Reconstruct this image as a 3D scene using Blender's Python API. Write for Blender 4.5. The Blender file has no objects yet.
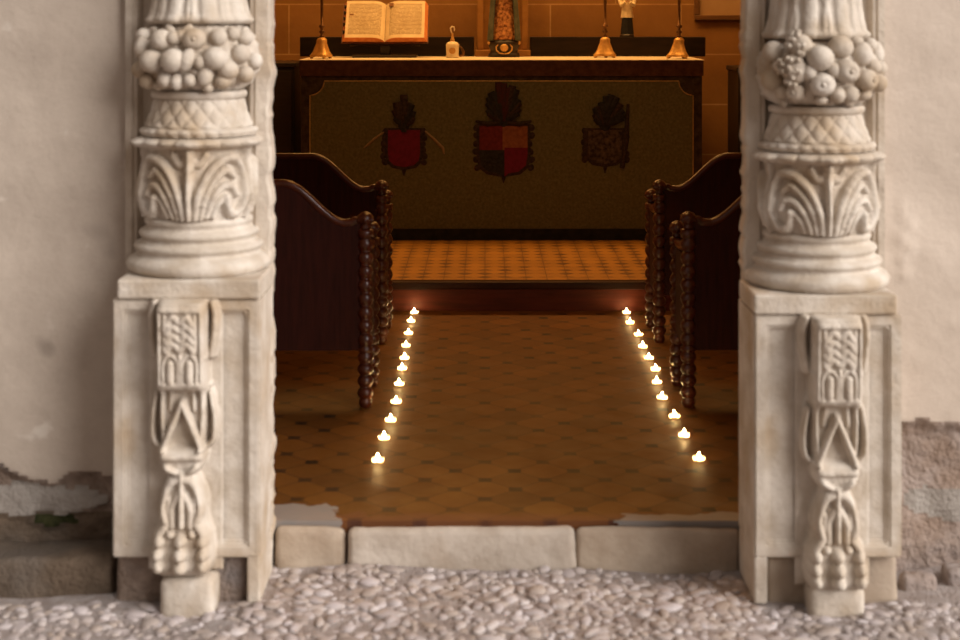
import bpy, bmesh, math, random
import numpy as np
from mathutils import Vector, Matrix

C = bpy.context.scene.collection
sc = bpy.context.scene
PI = math.pi
random.seed(7)
rng = np.random.default_rng(11)

# ------------------------------------------------------------------ helpers
class MB:
    """collects geometry, links as one mesh object"""
    def __init__(s):
        s.v = []; s.f = []; s.m = []; s.sm = []
    def add(s, verts, faces, mi=0, smooth=False):
        o = len(s.v)
        s.v.extend([tuple(map(float, p)) for p in verts])
        for f in faces:
            s.f.append([i + o for i in f]); s.m.append(mi); s.sm.append(smooth)
        return s
    def box(s, x0, x1, y0, y1, z0, z1, mi=0):
        v = [(x0,y0,z0),(x1,y0,z0),(x1,y1,z0),(x0,y1,z0),(x0,y0,z1),(x1,y0,z1),(x1,y1,z1),(x0,y1,z1)]
        f = [(3,2,1,0),(4,5,6,7),(0,1,5,4),(1,2,6,5),(2,3,7,6),(3,0,4,7)]
        return s.add(v, f, mi)
    def lathe(s, prof, c=(0,0,0), n=32, mi=0, sx=1, sy=1, caps=True, smooth=True, axis=None):
        v = []; f = []
        for (z, r) in prof:
            for k in range(n):
                a = 2*PI*k/n
                v.append((c[0]+sx*r*math.cos(a), c[1]+sy*r*math.sin(a), c[2]+z))
        m = len(prof)
        for i in range(m-1):
            for k in range(n):
                k2 = (k+1) % n
                f.append((i*n+k, i*n+k2, (i+1)*n+k2, (i+1)*n+k))
        s.add(v, f, mi, smooth)
        if caps:
            s.add(v[:n], [tuple(reversed(range(n)))], mi)
            s.add(v[-n:], [tuple(range(n))], mi)
        return s
    def sphere(s, c, r, n=14, m=9, rot=None, mi=0, dent=None):
        v = []; f = []
        rx, ry, rz = r if isinstance(r, (tuple, list)) else (r, r, r)
        for i in range(m+1):
            t = PI*i/m
            for k in range(n):
                a = 2*PI*k/n
                p = Vector((rx*math.sin(t)*math.cos(a), ry*math.sin(t)*math.sin(a), rz*math.cos(t)))
                if dent: p = dent(p)
                if rot: p = rot @ p
                v.append((c[0]+p.x, c[1]+p.y, c[2]+p.z))
        for i in range(m):
            for k in range(n):
                k2 = (k+1) % n
                f.append((i*n+k, (i+1)*n+k, (i+1)*n+k2, i*n+k2))
        return s.add(v, f, mi, True)
    def tube(s, pts, rad, n=8, mi=0, caps=True):
        pts = [Vector(p) for p in pts]
        if not isinstance(rad, (list, tuple)): rad = [rad]*len(pts)
        v = []; f = []; up = None
        for i, p in enumerate(pts):
            t = (pts[min(i+1, len(pts)-1)] - pts[max(i-1, 0)]).normalized()
            if up is None:
                up = Vector((0,0,1)) if abs(t.z) < .9 else Vector((0,1,0))
            u = t.cross(up).normalized(); w = u.cross(t).normalized(); up = w
            for k in range(n):
                a = 2*PI*k/n
                v.append(p + (u*math.cos(a) + w*math.sin(a))*rad[i])
        for i in range(len(pts)-1):
            for k in range(n):
                k2 = (k+1) % n
                f.append((i*n+k, i*n+k2, (i+1)*n+k2, (i+1)*n+k))
        s.add(v, f, mi, True)
        if caps:
            s.add(v[:n], [tuple(reversed(range(n)))], mi); s.add(v[-n:], [tuple(range(n))], mi)
        return s
    def prism(s, out, y0, y1, mi=0):
        """outline in x,z extruded from y0 (front) to y1"""
        n = len(out)
        v = [(x, y0, z) for x, z in out] + [(x, y1, z) for x, z in out]
        f = [tuple(range(n)), tuple(reversed(range(n, 2*n)))]
        for i in range(n):
            j = (i+1) % n
            f.append((i, i+n, j+n, j))
        return s.add(v, f, mi)
    def grid(s, P, mi=0, smooth=True, wrap=False):
        """P: array (a,b,3); mi int or array (a-1,b-1)"""
        a, b = P.shape[:2]
        o = len(s.v)
        s.v.extend(map(tuple, P.reshape(-1, 3).tolist()))
        for i in range(a-1):
            for j in range(b if wrap else b-1):
                j2 = (j+1) % b
                s.f.append([o+i*b+j, o+i*b+j2, o+(i+1)*b+j2, o+(i+1)*b+j])
                s.m.append(int(mi[i][j]) if not isinstance(mi, int) else mi)
                s.sm.append(smooth)
        return s
    def build(s, name, mats, parent=None, bevel=0, loc=(0,0,0), recalc=True):
        me = bpy.data.meshes.new(name)
        me.from_pydata(s.v, [], s.f)
        if not isinstance(mats, (list, tuple)): mats = [mats]
        for m in mats: me.materials.append(m)
        me.polygons.foreach_set('material_index', s.m)
        me.polygons.foreach_set('use_smooth', s.sm)
        if recalc:
            bm = bmesh.new(); bm.from_mesh(me)
            bmesh.ops.recalc_face_normals(bm, faces=bm.faces)
            bm.to_mesh(me); bm.free()
        me.update()
        o = bpy.data.objects.new(name, me); C.objects.link(o)
        o.location = loc
        if parent: o.parent = parent
        if bevel:
            b = o.modifiers.new('bevel', 'BEVEL'); b.width = bevel; b.segments = 2
            b.limit_method = 'ANGLE'; b.angle_limit = math.radians(40)
        return o

def tag(o, label, cat, group=None, kind=None):
    o['label'] = label; o['category'] = cat
    if group: o['group'] = group
    if kind: o['kind'] = kind
    return o
def thing(name, label, cat, loc=(0,0,0), rz=0, group=None):
    o = bpy.data.objects.new(name, None); C.objects.link(o)
    o.location = loc; o.rotation_euler = (0,0,rz); o.empty_display_size = .1
    return tag(o, label, cat, group)
def dup(root, loc, label, rz=0):
    r = root.copy(); C.objects.link(r); r.location = loc; r['label'] = label; r.rotation_euler = (0,0,rz)
    for ch in list(root.children):
        c = ch.copy(); C.objects.link(c); c.parent = r
        for g in ch.children:
            d = g.copy(); C.objects.link(d); d.parent = c
    return r

def vnoise(x, y, seed=0):
    """smooth 2d value noise in -1..1 (numpy)"""
    tab = np.random.default_rng(seed).random((256, 256))*2-1
    xi = np.floor(x).astype(int); yi = np.floor(y).astype(int)
    fx = x-xi; fy = y-yi
    fx = fx*fx*(3-2*fx); fy = fy*fy*(3-2*fy)
    g = lambda a, b: tab[a % 256, b % 256]
    return (g(xi,yi)*(1-fx)+g(xi+1,yi)*fx)*(1-fy)+(g(xi,yi+1)*(1-fx)+g(xi+1,yi+1)*fx)*fy
def fbm(x, y, seed=0, oct=4):
    t = 0; a = 1
    for k in range(oct):
        t = t + a*vnoise(x*2**k, y*2**k, seed+k); a *= .5
    return t
def strokes(U, V, lst):
    """carved relief: list of (points, width, height); smooth union by max"""
    H = np.zeros_like(U)
    for pts, w, h in lst:
        D = np.full_like(U, 1e9)
        for (ax, ay), (bx, by) in zip(pts[:-1], pts[1:]):
            dx, dy = bx-ax, by-ay; L = dx*dx+dy*dy+1e-12
            t = np.clip(((U-ax)*dx+(V-ay)*dy)/L, 0, 1)
            D = np.minimum(D, np.hypot(U-ax-t*dx, V-ay-t*dy))
        H = np.maximum(H, h*np.sqrt(np.clip(1-(D/w)**2, 0, 1)))
    return H
def smooth_pts(pts, n=6):
    """Catmull-Rom"""
    P = [pts[0]]+list(pts)+[pts[-1]]; out = []
    for i in range(1, len(P)-2):
        p0, p1, p2, p3 = [np.array(q, float) for q in P[i-1:i+3]]
        for k in range(n):
            t = k/n
            out.append(tuple(.5*((2*p1)+(p2-p0)*t+(2*p0-5*p1+4*p2-p3)*t*t+(3*p1-p0-3*p2+p3)*t**3)))
    out.append(tuple(pts[-1])); return out

# ------------------------------------------------------------------ materials
class NT:
    def __init__(s, name):
        s.m = bpy.data.materials.new(name); s.m.use_nodes = True
        s.t = s.m.node_tree; s.b = s.t.nodes['Principled BSDF']; s.o = s.t.nodes['Material Output']
    def n(s, typ, **kw):
        x = s.t.nodes.new(typ)
        for k, v in kw.items():
            if k.startswith('i_'): x.inputs[k[2:].replace('_', ' ')].default_value = v
            else: setattr(x, k, v)
        return x
    def l(s, a, b): s.t.links.new(a, b)
    def obj(s): return s.n('ShaderNodeTexCoord').outputs['Object']
    def noise(s, vec, scale, detail=4, rough=.55):
        x = s.n('ShaderNodeTexNoise'); x.inputs['Scale'].default_value = scale
        x.inputs['Detail'].default_value = detail; x.inputs['Roughness'].default_value = rough
        s.l(vec, x.inputs['Vector']); return x.outputs['Fac']
    def ramp(s, fac, stops):
        r = s.n('ShaderNodeValToRGB'); e = r.color_ramp.elements
        while len(e) < len(stops): e.new(.5)
        for k, (p, c) in enumerate(stops):
            e[k].position = p; e[k].color = (*c, 1) if len(c) == 3 else c
        s.l(fac, r.inputs['Fac']); return r.outputs['Color']
    def mix(s, fac, a, b, typ='MIX'):
        x = s.n('ShaderNodeMix', data_type='RGBA', blend_type=typ)
        for sock, val in ((x.inputs['Factor'], fac), (x.inputs['A'], a), (x.inputs['B'], b)):
            if hasattr(val, 'is_output') or hasattr(val, 'links'): s.l(val, sock)
            elif isinstance(val, (int, float)): sock.default_value = val
            else: sock.default_value = (*val, 1)
        return x.outputs['Result']
    def math(s, op, a, b=None, c=None):
        x = s.n('ShaderNodeMath', operation=op)
        for k, v in enumerate((a, b, c)):
            if v is None: continue
            if isinstance(v, (int, float)): x.inputs[k].default_value = v
            else: s.l(v, x.inputs[k])
        return x.outputs[0]
    def base(s, col): s.l(col, s.b.inputs['Base Color'])
    def bump(s, h, strength=.3, dist=.01):
        x = s.n('ShaderNodeBump'); x.inputs['Strength'].default_value = strength
        x.inputs['Distance'].default_value = dist; s.l(h, x.inputs['Height'])
        s.l(x.outputs['Normal'], s.b.inputs['Normal'])
    def set(s, **kw):
        for k, v in kw.items(): s.b.inputs[k.replace('_', ' ')].default_value = v
        return s

def mottled(name, c1, c2, scale=8, rough=.85, bump=.25, c3=None, metallic=0, bd=.006, spec=.3, detail=5):
    t = NT(name); v = t.obj()
    f = t.noise(v, scale, detail)
    col = t.ramp(f, [(.35, c1), (.65, c2)])
    if c3 is not None:
        g = t.noise(v, scale*.37, 3)
        col = t.mix(t.ramp(g, [(.52, (0,0,0)), (.68, (1,1,1))]), col, c3)
    t.base(col); t.set(Roughness=rough, Metallic=metallic, Specular_IOR_Level=spec)
    if bump: t.bump(t.noise(v, scale*6, 4), bump, bd)
    return t.m

M = {}
M['limestone'] = mottled('carved_limestone', (.46,.385,.305), (.62,.555,.48), 11, .85, .6, (.42,.32,.22), bd=.006)
M['limestone_jamb'] = mottled('jamb_limestone', (.46,.385,.31), (.60,.525,.44), 8, .88, .6, (.42,.325,.23), bd=.008)
M['dark_stone'] = mottled('dark_stone', (.085,.060,.040), (.16,.115,.08), 10, .95, .7, (.12,.095,.075), bd=.015)  # dark brown stone for the left ledge and the wall's lowest band
M['sill_stone'] = mottled('sill_stone', (.36,.295,.235), (.54,.47,.40), 7, .85, .5, (.40,.31,.23), bd=.008)
M['sill_tan'] = mottled('sill_stone_tan', (.33,.25,.18), (.46,.375,.29), 7, .88, .5, (.32,.25,.19), bd=.008)

def plaster(name, c1, c2, spot):
    t = NT(name); v = t.obj()
    col = t.ramp(t.noise(v, 2.6, 8, .68), [(.36, c1), (.64, c2)])
    st = t.noise(v, 9, 3)
    col = t.mix(t.ramp(st, [(.66, (0,0,0)), (.74, (1,1,1))]), col, spot)
    bl = t.noise(v, 4.3, 2)
    col = t.mix(t.ramp(bl, [(.24, (.8,.8,.8)), (.32, (0,0,0))]), col, tuple(c*.78 for c in c1))
    t.base(col); t.set(Roughness=.92, Specular_IOR_Level=.15)
    t.bump(t.noise(v, 30, 6, .7), .35, .008)
    return t.m
M['plaster_left'] = plaster('old_plaster_grey', (.41,.34,.28), (.52,.44,.365), (.60,.53,.455))
M['plaster_right'] = plaster('old_plaster_warm', (.52,.435,.36), (.62,.525,.44), (.64,.55,.47))
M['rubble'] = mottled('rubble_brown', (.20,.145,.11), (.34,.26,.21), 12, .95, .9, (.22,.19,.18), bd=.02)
M['old_mortar'] = mottled('old_mortar_grey', (.27,.235,.205), (.35,.315,.28), 14, .95, .8, bd=.012)
M['moss'] = mottled('moss_green', (.035,.04,.012), (.085,.085,.03), 30, 1, 1, bd=.02)
M['rubble_lilac'] = mottled('rubble_lilac', (.27,.195,.15), (.36,.295,.26), 7, .95, .9, (.30,.265,.26), bd=.02)
M['soil'] = mottled('packed_soil', (.29,.235,.21), (.40,.35,.33), 18, .95, .8, bd=.015)

t = NT('river_pebbles'); g = t.n('ShaderNodeNewGeometry')
col = t.ramp(g.outputs['Random Per Island'], [(0, (.27,.22,.20)), (.25, (.40,.345,.335)), (.6, (.46,.41,.405)), (.85, (.34,.275,.235)), (1, (.52,.47,.46))])
col = t.mix(t.ramp(t.noise(t.obj(), 25, 3), [(.5,(0,0,0)),(.7,(.7,.7,.7))]), col, (.40,.33,.28))
col = t.mix(t.ramp(t.noise(t.obj(), 7, 4), [(.5,(0,0,0)),(.66,(.75,.75,.75))]), col, (.30,.235,.19))
t.base(col); t.set(Roughness=.8); t.bump(t.noise(t.obj(), 90, 4), .3, .004); M['pebble'] = t.m

# chapel floor: small terracotta tiles on the diagonal with dark inset corners
def tile_mat(name, ts, c_lo, c_hi, c_dot, c_joint, ang, dot=.17, rough=.42):
    t = NT(name); v = t.obj()
    mp = t.n('ShaderNodeMapping'); mp.inputs['Rotation'].default_value = (0, 0, ang)
    mp.inputs['Scale'].default_value = (1/ts, 1/ts, 1/ts); t.l(v, mp.inputs['Vector'])
    sx = t.n('ShaderNodeSeparateXYZ'); t.l(mp.outputs[0], sx.inputs[0])
    def edge(o):
        f = t.math('FRACT', o); return t.math('ABSOLUTE', t.math('SUBTRACT', f, .5))   # .5 at joints
    ex, ey = edge(sx.outputs[0]), edge(sx.outputs[1])
    joint = t.math('GREATER_THAN', t.math('MAXIMUM', ex, ey), .482)
    d = t.math('ADD', t.math('SUBTRACT', .5, ex), t.math('SUBTRACT', .5, ey))
    dotm = t.math('LESS_THAN', d, dot)
    fl = t.n('ShaderNodeVectorMath', operation='FLOOR'); t.l(mp.outputs[0], fl.inputs[0])
    wn = t.n('ShaderNodeTexWhiteNoise'); t.l(fl.outputs[0], wn.inputs['Vector'])
    big = t.noise(v, 1.6, 5, .65)
    f = t.math('ADD', t.math('MULTIPLY', wn.outputs['Value'], .35), t.math('MULTIPLY', big, .7))
    col = t.ramp(f, [(.20, c_lo), (.85, c_hi)])
    col = t.mix(joint, col, c_joint)
    wear = t.ramp(t.noise(v, 5, 3), [(.35,(.25,.25,.25)),(.6,(.95,.95,.95))])
    col = t.mix(t.math('MULTIPLY', dotm, wear), col, c_dot)
    return t, v, col, joint, rough
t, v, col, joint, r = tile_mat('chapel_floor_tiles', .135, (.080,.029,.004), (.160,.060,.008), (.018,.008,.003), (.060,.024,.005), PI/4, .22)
# grey patches on the tiles by the threshold, one in each corner 
sx = t.n('ShaderNodeSeparateXYZ'); t.l(v, sx.inputs[0])
nn = t.math('MULTIPLY', t.math('SUBTRACT', t.noise(v, 9, 4), .5), .16)
yy = t.math('ADD', sx.outputs[1], nn)
near = t.math('LESS_THAN', yy, 4.53)
lx = t.math('LESS_THAN', t.math('ADD', sx.outputs[0], nn), -.44)
rx = t.math('MULTIPLY', t.math('GREATER_THAN', t.math('ADD', sx.outputs[0], nn), .40), t.math('LESS_THAN', yy, 4.45))
patch = t.math('MAXIMUM', t.math('MULTIPLY', near, lx), rx)
col = t.mix(t.math('MULTIPLY', patch, .85), col, (.26,.235,.215))
red = t.math('MULTIPLY', t.math('LESS_THAN', yy, 4.44), t.math('SUBTRACT', 1, patch))
col = t.mix(t.math('MULTIPLY', red, .35), col, (.15,.05,.03))
t.base(col); t.l(t.math('ADD', t.math('MULTIPLY', t.noise(v, 7, 3), .4), .36), t.b.inputs['Roughness'])
t.bump(t.math('ADD', t.math('MULTIPLY', joint, -1), t.math('MULTIPLY', t.noise(v, 6, 3), 1.5)), .3, .006)
t.set(Specular_IOR_Level=.3); M['floor'] = t.m
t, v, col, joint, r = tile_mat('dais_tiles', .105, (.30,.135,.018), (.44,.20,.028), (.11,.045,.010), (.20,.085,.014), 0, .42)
t.base(col); t.set(Roughness=.5); t.bump(t.math('MULTIPLY', joint, -1), .4, .006); M['dais'] = t.m

# ashlar
t = NT('sandstone_ashlar'); v = t.obj()
mp = t.n('ShaderNodeMapping'); mp.inputs['Rotation'].default_value = (PI/2, 0, 0); mp.inputs['Location'].default_value = (.44, .007, 0)
t.l(v, mp.inputs['Vector'])
bk = t.n('ShaderNodeTexBrick', offset=.5); t.l(mp.outputs[0], bk.inputs['Vector'])
for k, val in (('Scale', 1), ('Mortar Size', .005), ('Mortar Smooth', .2), ('Brick Width', .88), ('Row Height', .337)): bk.inputs[k].default_value = val
bk.inputs['Color1'].default_value = (.25,.115,.030,1); bk.inputs['Color2'].default_value = (.30,.14,.038,1); bk.inputs['Mortar'].default_value = (.46,.27,.11,1)
col = t.mix(t.ramp(t.noise(v, 6, 6, .65), [(.35,(0,0,0)),(.7,(.6,.6,.6))]), bk.outputs['Color'], (.19,.08,.02))
t.base(col); t.set(Roughness=.9); t.bump(t.noise(v, 40, 4), .3, .005); M['ashlar'] = t.m
M['chapel_wall'] = mottled('chapel_wall_stone', (.30,.18,.08), (.38,.24,.11), 3, .9, .3)

def wood(name, a, b, rough=.32, ax=(1,1,12)):
    t = NT(name); mp = t.n('ShaderNodeMapping'); mp.inputs['Scale'].default_value = ax; t.l(t.obj(), mp.inputs['Vector'])
    f = t.noise(mp.outputs[0], 5, 6, .6)
    t.base(t.ramp(f, [(.3, a), (.7, b)])); t.set(Roughness=rough, Specular_IOR_Level=.5 if rough < .5 else .15)
    t.bump(f, .08, .004); return t.m
M['pew'] = wood('pew_mahogany', (.020,.004,.002), (.040,.0075,.004), .65, (14,14,1.2))
M['pew_post'] = wood('pew_post_mahogany', (.035,.008,.004), (.085,.018,.008), .28, (6,6,2))
M['dark_wood'] = wood('dark_stained_wood', (.012,.007,.005), (.03,.017,.011), .45)
M['gradine'] = wood('black_brown_wood', (.008,.005,.004), (.02,.012,.009), .5, (1,6,6))
M['riser'] = wood('step_red_wood', (.07,.014,.008), (.13,.026,.013), .5, (1,8,8))
M['nosing'] = wood('step_nosing_wood', (.02,.006,.004), (.045,.014,.008), .5, (1,8,8))
M['frame'] = wood('picture_frame_wood', (.09,.04,.015), (.16,.075,.03), .4)

M['linen'] = mottled('altar_linen', (.62,.52,.38), (.74,.64,.50), 12, .9, .2)
M['frontal'] = mottled('frontal_cloth', (.088,.080,.036), (.140,.126,.060), 60, .95, .3, (.106,.094,.042))
M['damask'] = mottled('damask_border', (.022,.013,.010), (.065,.042,.027), 22, .9, .3)
M['frieze'] = mottled('frieze_velvet', (.05,.018,.010), (.085,.033,.018), 30, .9, .2)
M['braid'] = mottled('gold_braid', (.32,.2,.07), (.45,.3,.12), 50, .5, .2)
M['black_cloth'] = mottled('black_cloth', (.010,.009,.008), (.022,.019,.016), 20, .95, .2)
M['shield_red'] = mottled('shield_red', (.105,.003,.020), (.15,.005,.030), 40, .8, .2)
M['shield_dark'] = mottled('shield_dark', (.012,.011,.012), (.03,.027,.026), 60, .9, .4)
M['shield_brown'] = mottled('shield_brown', (.17,.055,.025), (.25,.09,.04), 40, .9, .3)
M['shield_maroon'] = mottled('shield_maroon', (.10,.012,.016), (.15,.02,.022), 40, .9, .3)
M['mantling'] = mottled('mantling_thread', (.02,.012,.010), (.05,.03,.022), 70, .9, .4)
M['crest_red'] = mottled('crest_red', (.055,.012,.010), (.035,.014,.012), 60, .9, .3)
M['mail'] = mottled('shield_mottled', (.02,.013,.012), (.10,.065,.045), 45, .9, .3)
M['cord'] = mottled('tassel_cord', (.2,.14,.08), (.27,.19,.11), 40, .9, .2)
M['brass'] = mottled('aged_brass', (.50,.27,.08), (.70,.42,.14), 25, .42, .2, metallic=.45, spec=.5)
M['bronze'] = mottled('dark_bronze', (.10,.05,.02), (.18,.09,.04), 25, .4, .2, metallic=.7)
M['cream'] = mottled('cream_ceramic', (.66,.55,.38), (.78,.68,.52), 20, .4, .1)
M['amber'] = mottled('amber_label', (.42,.22,.06), (.52,.3,.1), 40, .6, .1)
M['candle'] = mottled('candle_wax_ivory', (.72,.62,.45), (.80,.70,.54), 10, .5, .1)
M['gown'] = mottled('statue_gown_brocade', (.12,.025,.012), (.62,.30,.11), 55, .6, .4)
M['mantle'] = mottled('statue_mantle_teal', (.05,.062,.05), (.12,.13,.10), 14, .7, .3)
M['skin'] = mottled('painted_skin', (.55,.34,.22), (.62,.40,.27), 20, .5, .05)
M['hair'] = mottled('painted_hair', (.03,.015,.008), (.05,.025,.012), 30, .7, .2)
M['surplice'] = mottled('painted_surplice', (.62,.50,.33), (.74,.62,.45), 35, .7, .3)
M['cassock'] = mottled('painted_cassock', (.006,.006,.009), (.014,.013,.018), 20, .7, .1)
M['pedestal_stone'] = mottled('orange_sandstone', (.24,.11,.03), (.31,.15,.045), 14, .9, .3)
M['leather'] = mottled('red_leather', (.07,.02,.01), (.11,.03,.014), 30, .5, .2)
M['page_edge'] = mottled('page_edge_orange', (.60,.20,.06), (.72,.28,.10), 40, .7, .2)
M['print'] = mottled('wall_print', (.36,.22,.12), (.42,.27,.15), 5, .8, 0)

# page with lines of illegible text, in the page's own coordinates
t = NT('printed_page'); v = t.obj(); sx = t.n('ShaderNodeSeparateXYZ'); t.l(v, sx.inputs[0])
X, Y = sx.outputs[0], sx.outputs[1]
ax = t.math('ABSOLUTE', X)
colx = t.math('PINGPONG', t.math('SUBTRACT', ax, .022), .106)       # two text columns a page
inx = t.math('MULTIPLY', t.math('MULTIPLY', t.math('GREATER_THAN', ax, .026), t.math('LESS_THAN', ax, .232)), t.math('GREATER_THAN', colx, .004))
iny = t.math('MULTIPLY', t.math('GREATER_THAN', Y, .028), t.math('LESS_THAN', Y, .275))
line = t.math('LESS_THAN', t.math('FRACT', t.math('DIVIDE', Y, .0105)), .5)
mp = t.n('ShaderNodeMapping'); mp.inputs['Scale'].default_value = (130, 95, 1); t.l(v, mp.inputs['Vector'])
word = t.math('GREATER_THAN', t.noise(mp.outputs[0], 1, 2), .40)
ink = t.math('MULTIPLY', t.math('MULTIPLY', inx, iny), t.math('MULTIPLY', line, word))
pc = t.ramp(t.noise(v, 14, 4), [(.3, (.60,.48,.31)), (.7, (.72,.60,.42))])
t.base(t.mix(t.math('MULTIPLY', ink, .92), pc, (.16,.09,.04))); t.set(Roughness=.8); M['page'] = t.m
M['ink'] = mottled('initial_ink', (.16,.07,.03), (.24,.11,.05), 60, .8, 0)

t = NT('candle_flame'); t.set(Base_Color=(1,.8,.5,1), Emission_Color=(1,.66,.27,1), Emission_Strength=190); M['flame'] = t.m
t = NT('tealight_wax'); t.set(Base_Color=(.92,.85,.72,1), Roughness=.5)
tr = t.n('ShaderNodeBsdfTranslucent'); tr.inputs['Color'].default_value = (.95,.82,.6,1)
mx = t.n('ShaderNodeMixShader'); mx.inputs[0].default_value = .55
t.l(t.b.outputs[0], mx.inputs[1]); t.l(tr.outputs[0], mx.inputs[2]); t.l(mx.outputs[0], t.o.inputs['Surface']); M['wax'] = t.m
t = NT('tealight_cup'); t.set(Base_Color=(.9,.85,.78,1), Roughness=.35)
tr = t.n('ShaderNodeBsdfTranslucent'); tr.inputs['Color'].default_value = (.95,.85,.68,1)
mx = t.n('ShaderNodeMixShader'); mx.inputs[0].default_value = .85
t.l(t.b.outputs[0], mx.inputs[1]); t.l(tr.outputs[0], mx.inputs[2]); t.l(mx.outputs[0], t.o.inputs['Surface']); M['cup'] = t.m
M['wick'] = mottled('wick_black', (.02,.015,.01), (.03,.02,.015), 60, .9, 0)

# ------------------------------------------------------------------ the setting
EYE = 1.6; FLOOR = .13; DAIS = .276; ALTAR_TOP = 1.3525
def struct(o, label, cat): return tag(o, label, cat, kind='structure')

# ground outside
xs = np.linspace(-9, 9, 181); ys = np.linspace(-9, 4.4, 134)
Xg, Yg = np.meshgrid(xs, ys)
Zg = .0025 + .010*np.sin(Xg*3+Yg*5) + .006*np.sin(Xg*11-Yg*9)
struct(MB().grid(np.stack([Xg, Yg, Zg], -1)).build('ground', M['soil']), 'packed earth ground in front of the carved doorway', 'ground')
# pebbles set in it
pm = MB()
ico = bmesh.new(); bmesh.ops.create_icosphere(ico, subdivisions=2, radius=1)
iv = np.array([v.co[:] for v in ico.verts]); ifc = [tuple(v.index for v in f.verts) for f in ico.faces]; ico.free()
row = 0; y = 3.2
while y < 4.36:
    x = -1.75 + (row % 2)*.014
    while x < 1.75:
        px, py = x+random.uniform(-.009,.009), y+random.uniform(-.008,.008)
        under = (py > 4.11 and (px < -.62 or px > .74)) or py > 4.335
        if not under and random.random() < .80:
            a = random.uniform(0, PI); rx_, ry_ = random.choice((random.uniform(.011,.019), random.uniform(.016,.028))), random.uniform(.010,.017); rz_ = random.uniform(.005,.0105); q_ = random.choice((.7,.85,1,1,1.25,1.6)); rx_ *= q_; ry_ *= q_; rz_ *= q_**.5
            P = iv*np.array([rx_, ry_, rz_]); P = P*(1+.16*np.sin(iv[:, [1,2,0]]*2.6+px*40+py*17))
            ca, sa = math.cos(a), math.sin(a)
            Q = np.stack([P[:,0]*ca-P[:,1]*sa+px, P[:,0]*sa+P[:,1]*ca+py, P[:,2]+.004*random.uniform(-1,1.2)+.010*math.sin(px*3+py*5)+.006*math.sin(px*11-py*9)], -1)
            pm.add(Q.tolist(), ifc, 0, True)
        x += random.uniform(.022,.040)
    y += .024; row += 1
tag(pm.build('pebble_paving', M['pebble'], recalc=False), 'pale grey river pebbles set in the ground before the doorway', 'pebble paving', kind='stuff')

# outer wall, left and right of the portal
def outer_wall(name, x0, x1, mats, edge, left):
    nx, nz = int((x1-x0)/.014), int(3.9/.016)
    xs = np.linspace(x0, x1, nx); zs = np.concatenate([np.linspace(-.05, 1.0, 90), np.linspace(1.01, 3.9, 120)])
    X, Z = np.meshgrid(xs, zs)
    e = edge + .05*fbm(X*3.1, Z*0+2, 21) + .012*fbm(X*20, Z*20, 5)
    below = Z < e
    Yv = 4.33 - .006*fbm(X*2.5, Z*2.5, 8) - .0015*fbm(X*14, Z*14, 9)
    dep = np.clip((e-Z)/.03, 0, 1)
    rough = .016*fbm(X*7, Z*7, 31, 5)
    Yv = Yv + dep*(.022 + rough)
    mi = np.where(below, 1, 0)
    if left:
        gm = ((np.abs(X+1.28)/.24)**2 + (np.abs(Z-.205)/.042)**2 + .5*fbm(X*9, Z*9, 40)) < 1
        ms = ((np.abs(X+1.275)/.07)**2 + (np.abs(Z-.142)/.022)**2 + .7*fbm(X*16, Z*16, 41)) < .8
        mi = np.where(gm, 2, mi); Yv = Yv - gm*.014
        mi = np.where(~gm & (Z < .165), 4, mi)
        mi = np.where(ms, 3, mi); Yv = Yv - ms*.012
    else:
        gm = ((np.abs(X-1.38)/.16)**2 + (np.abs(Z-.19)/.06)**2 + .6*fbm(X*9, Z*9, 42)) < 1
        mi = np.where(gm, 2, mi)
        # shallow lumps of plaster beside the column
        for (lx_, lz_, r_) in ((1.205,1.04,.016),(1.225,1.00,.014),(1.20,.965,.016),(1.228,.935,.013),(1.205,.905,.014),(1.21,.86,.013)):
            Yv = Yv - .008*np.exp(-(((X-lx_)/r_)**2+((Z-lz_)/(r_*1.3))**2))
    m = MB().grid(np.stack([X, Yv, Z], -1), mi[:-1, :-1])
    m.box(x0, x1, 4.37, 4.80, -.05, 3.9, 0)
    return m.build(name, mats)
struct(outer_wall('wall_left', -3, -1.02, [M['plaster_left'], M['rubble'], M['old_mortar'], M['moss'], M['dark_stone']], .315, True), 'grey plaster wall left of the doorway, crumbling at its foot', 'wall')
struct(outer_wall('wall_right', 1.13, 3, [M['plaster_right'], M['rubble_lilac'], M['old_mortar']], .395, False), 'warm plaster wall right of the doorway, stripped below', 'wall')
m = MB(); m.box(-1.02, 1.13, 4.33, 4.80, 2.62, 3.9); m.box(-1.019, -.95, 4.40, 4.80, 0, 2.62); m.box(1.06, 1.129, 4.40, 4.8, 0, 2.62)
struct(m.build('wall_above', M['plaster_right']), 'plaster wall above the carved doorway', 'wall')

# jamb strips behind the columns (moulded, with a chipped inner edge)
def jamb(name, pts, inner, zs0):
    zs = np.linspace(0, 2.62, 220); P = []
    for z in zs:
        row = []
        for i, (x, y) in enumerate(pts):
            dx = dy = 0
            if i in inner:
                q = np.array([z]);
                dx = float(.005*vnoise(q*9, q*0+.5, 60+zs0)[0] + .005*vnoise(q*27, q*0+.5, 61+zs0)[0] + .004*vnoise(q*60, q*0, 62+zs0)[0])
                if pts[-1][0] > 0: dx = -dx
                dy = float(abs(.008*vnoise(q*22, q*0+3.3, 63)[0])) if y < 4.32 else 0
            row.append((x+dx, y+dy, z))
        P.append(row)
    return MB().grid(np.array(P), smooth=False, wrap=True).build(name, M['limestone_jamb'])
L = [(-1.03,4.40),(-1.03,4.296),(-1.012,4.296),(-1.006,4.302),(-.998,4.302),(-.985,4.325),(-.685,4.325),(-.672,4.302),(-.662,4.302),(-.657,4.296),(-.622,4.296),(-.615,4.304),(-.618,4.40)]
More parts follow.
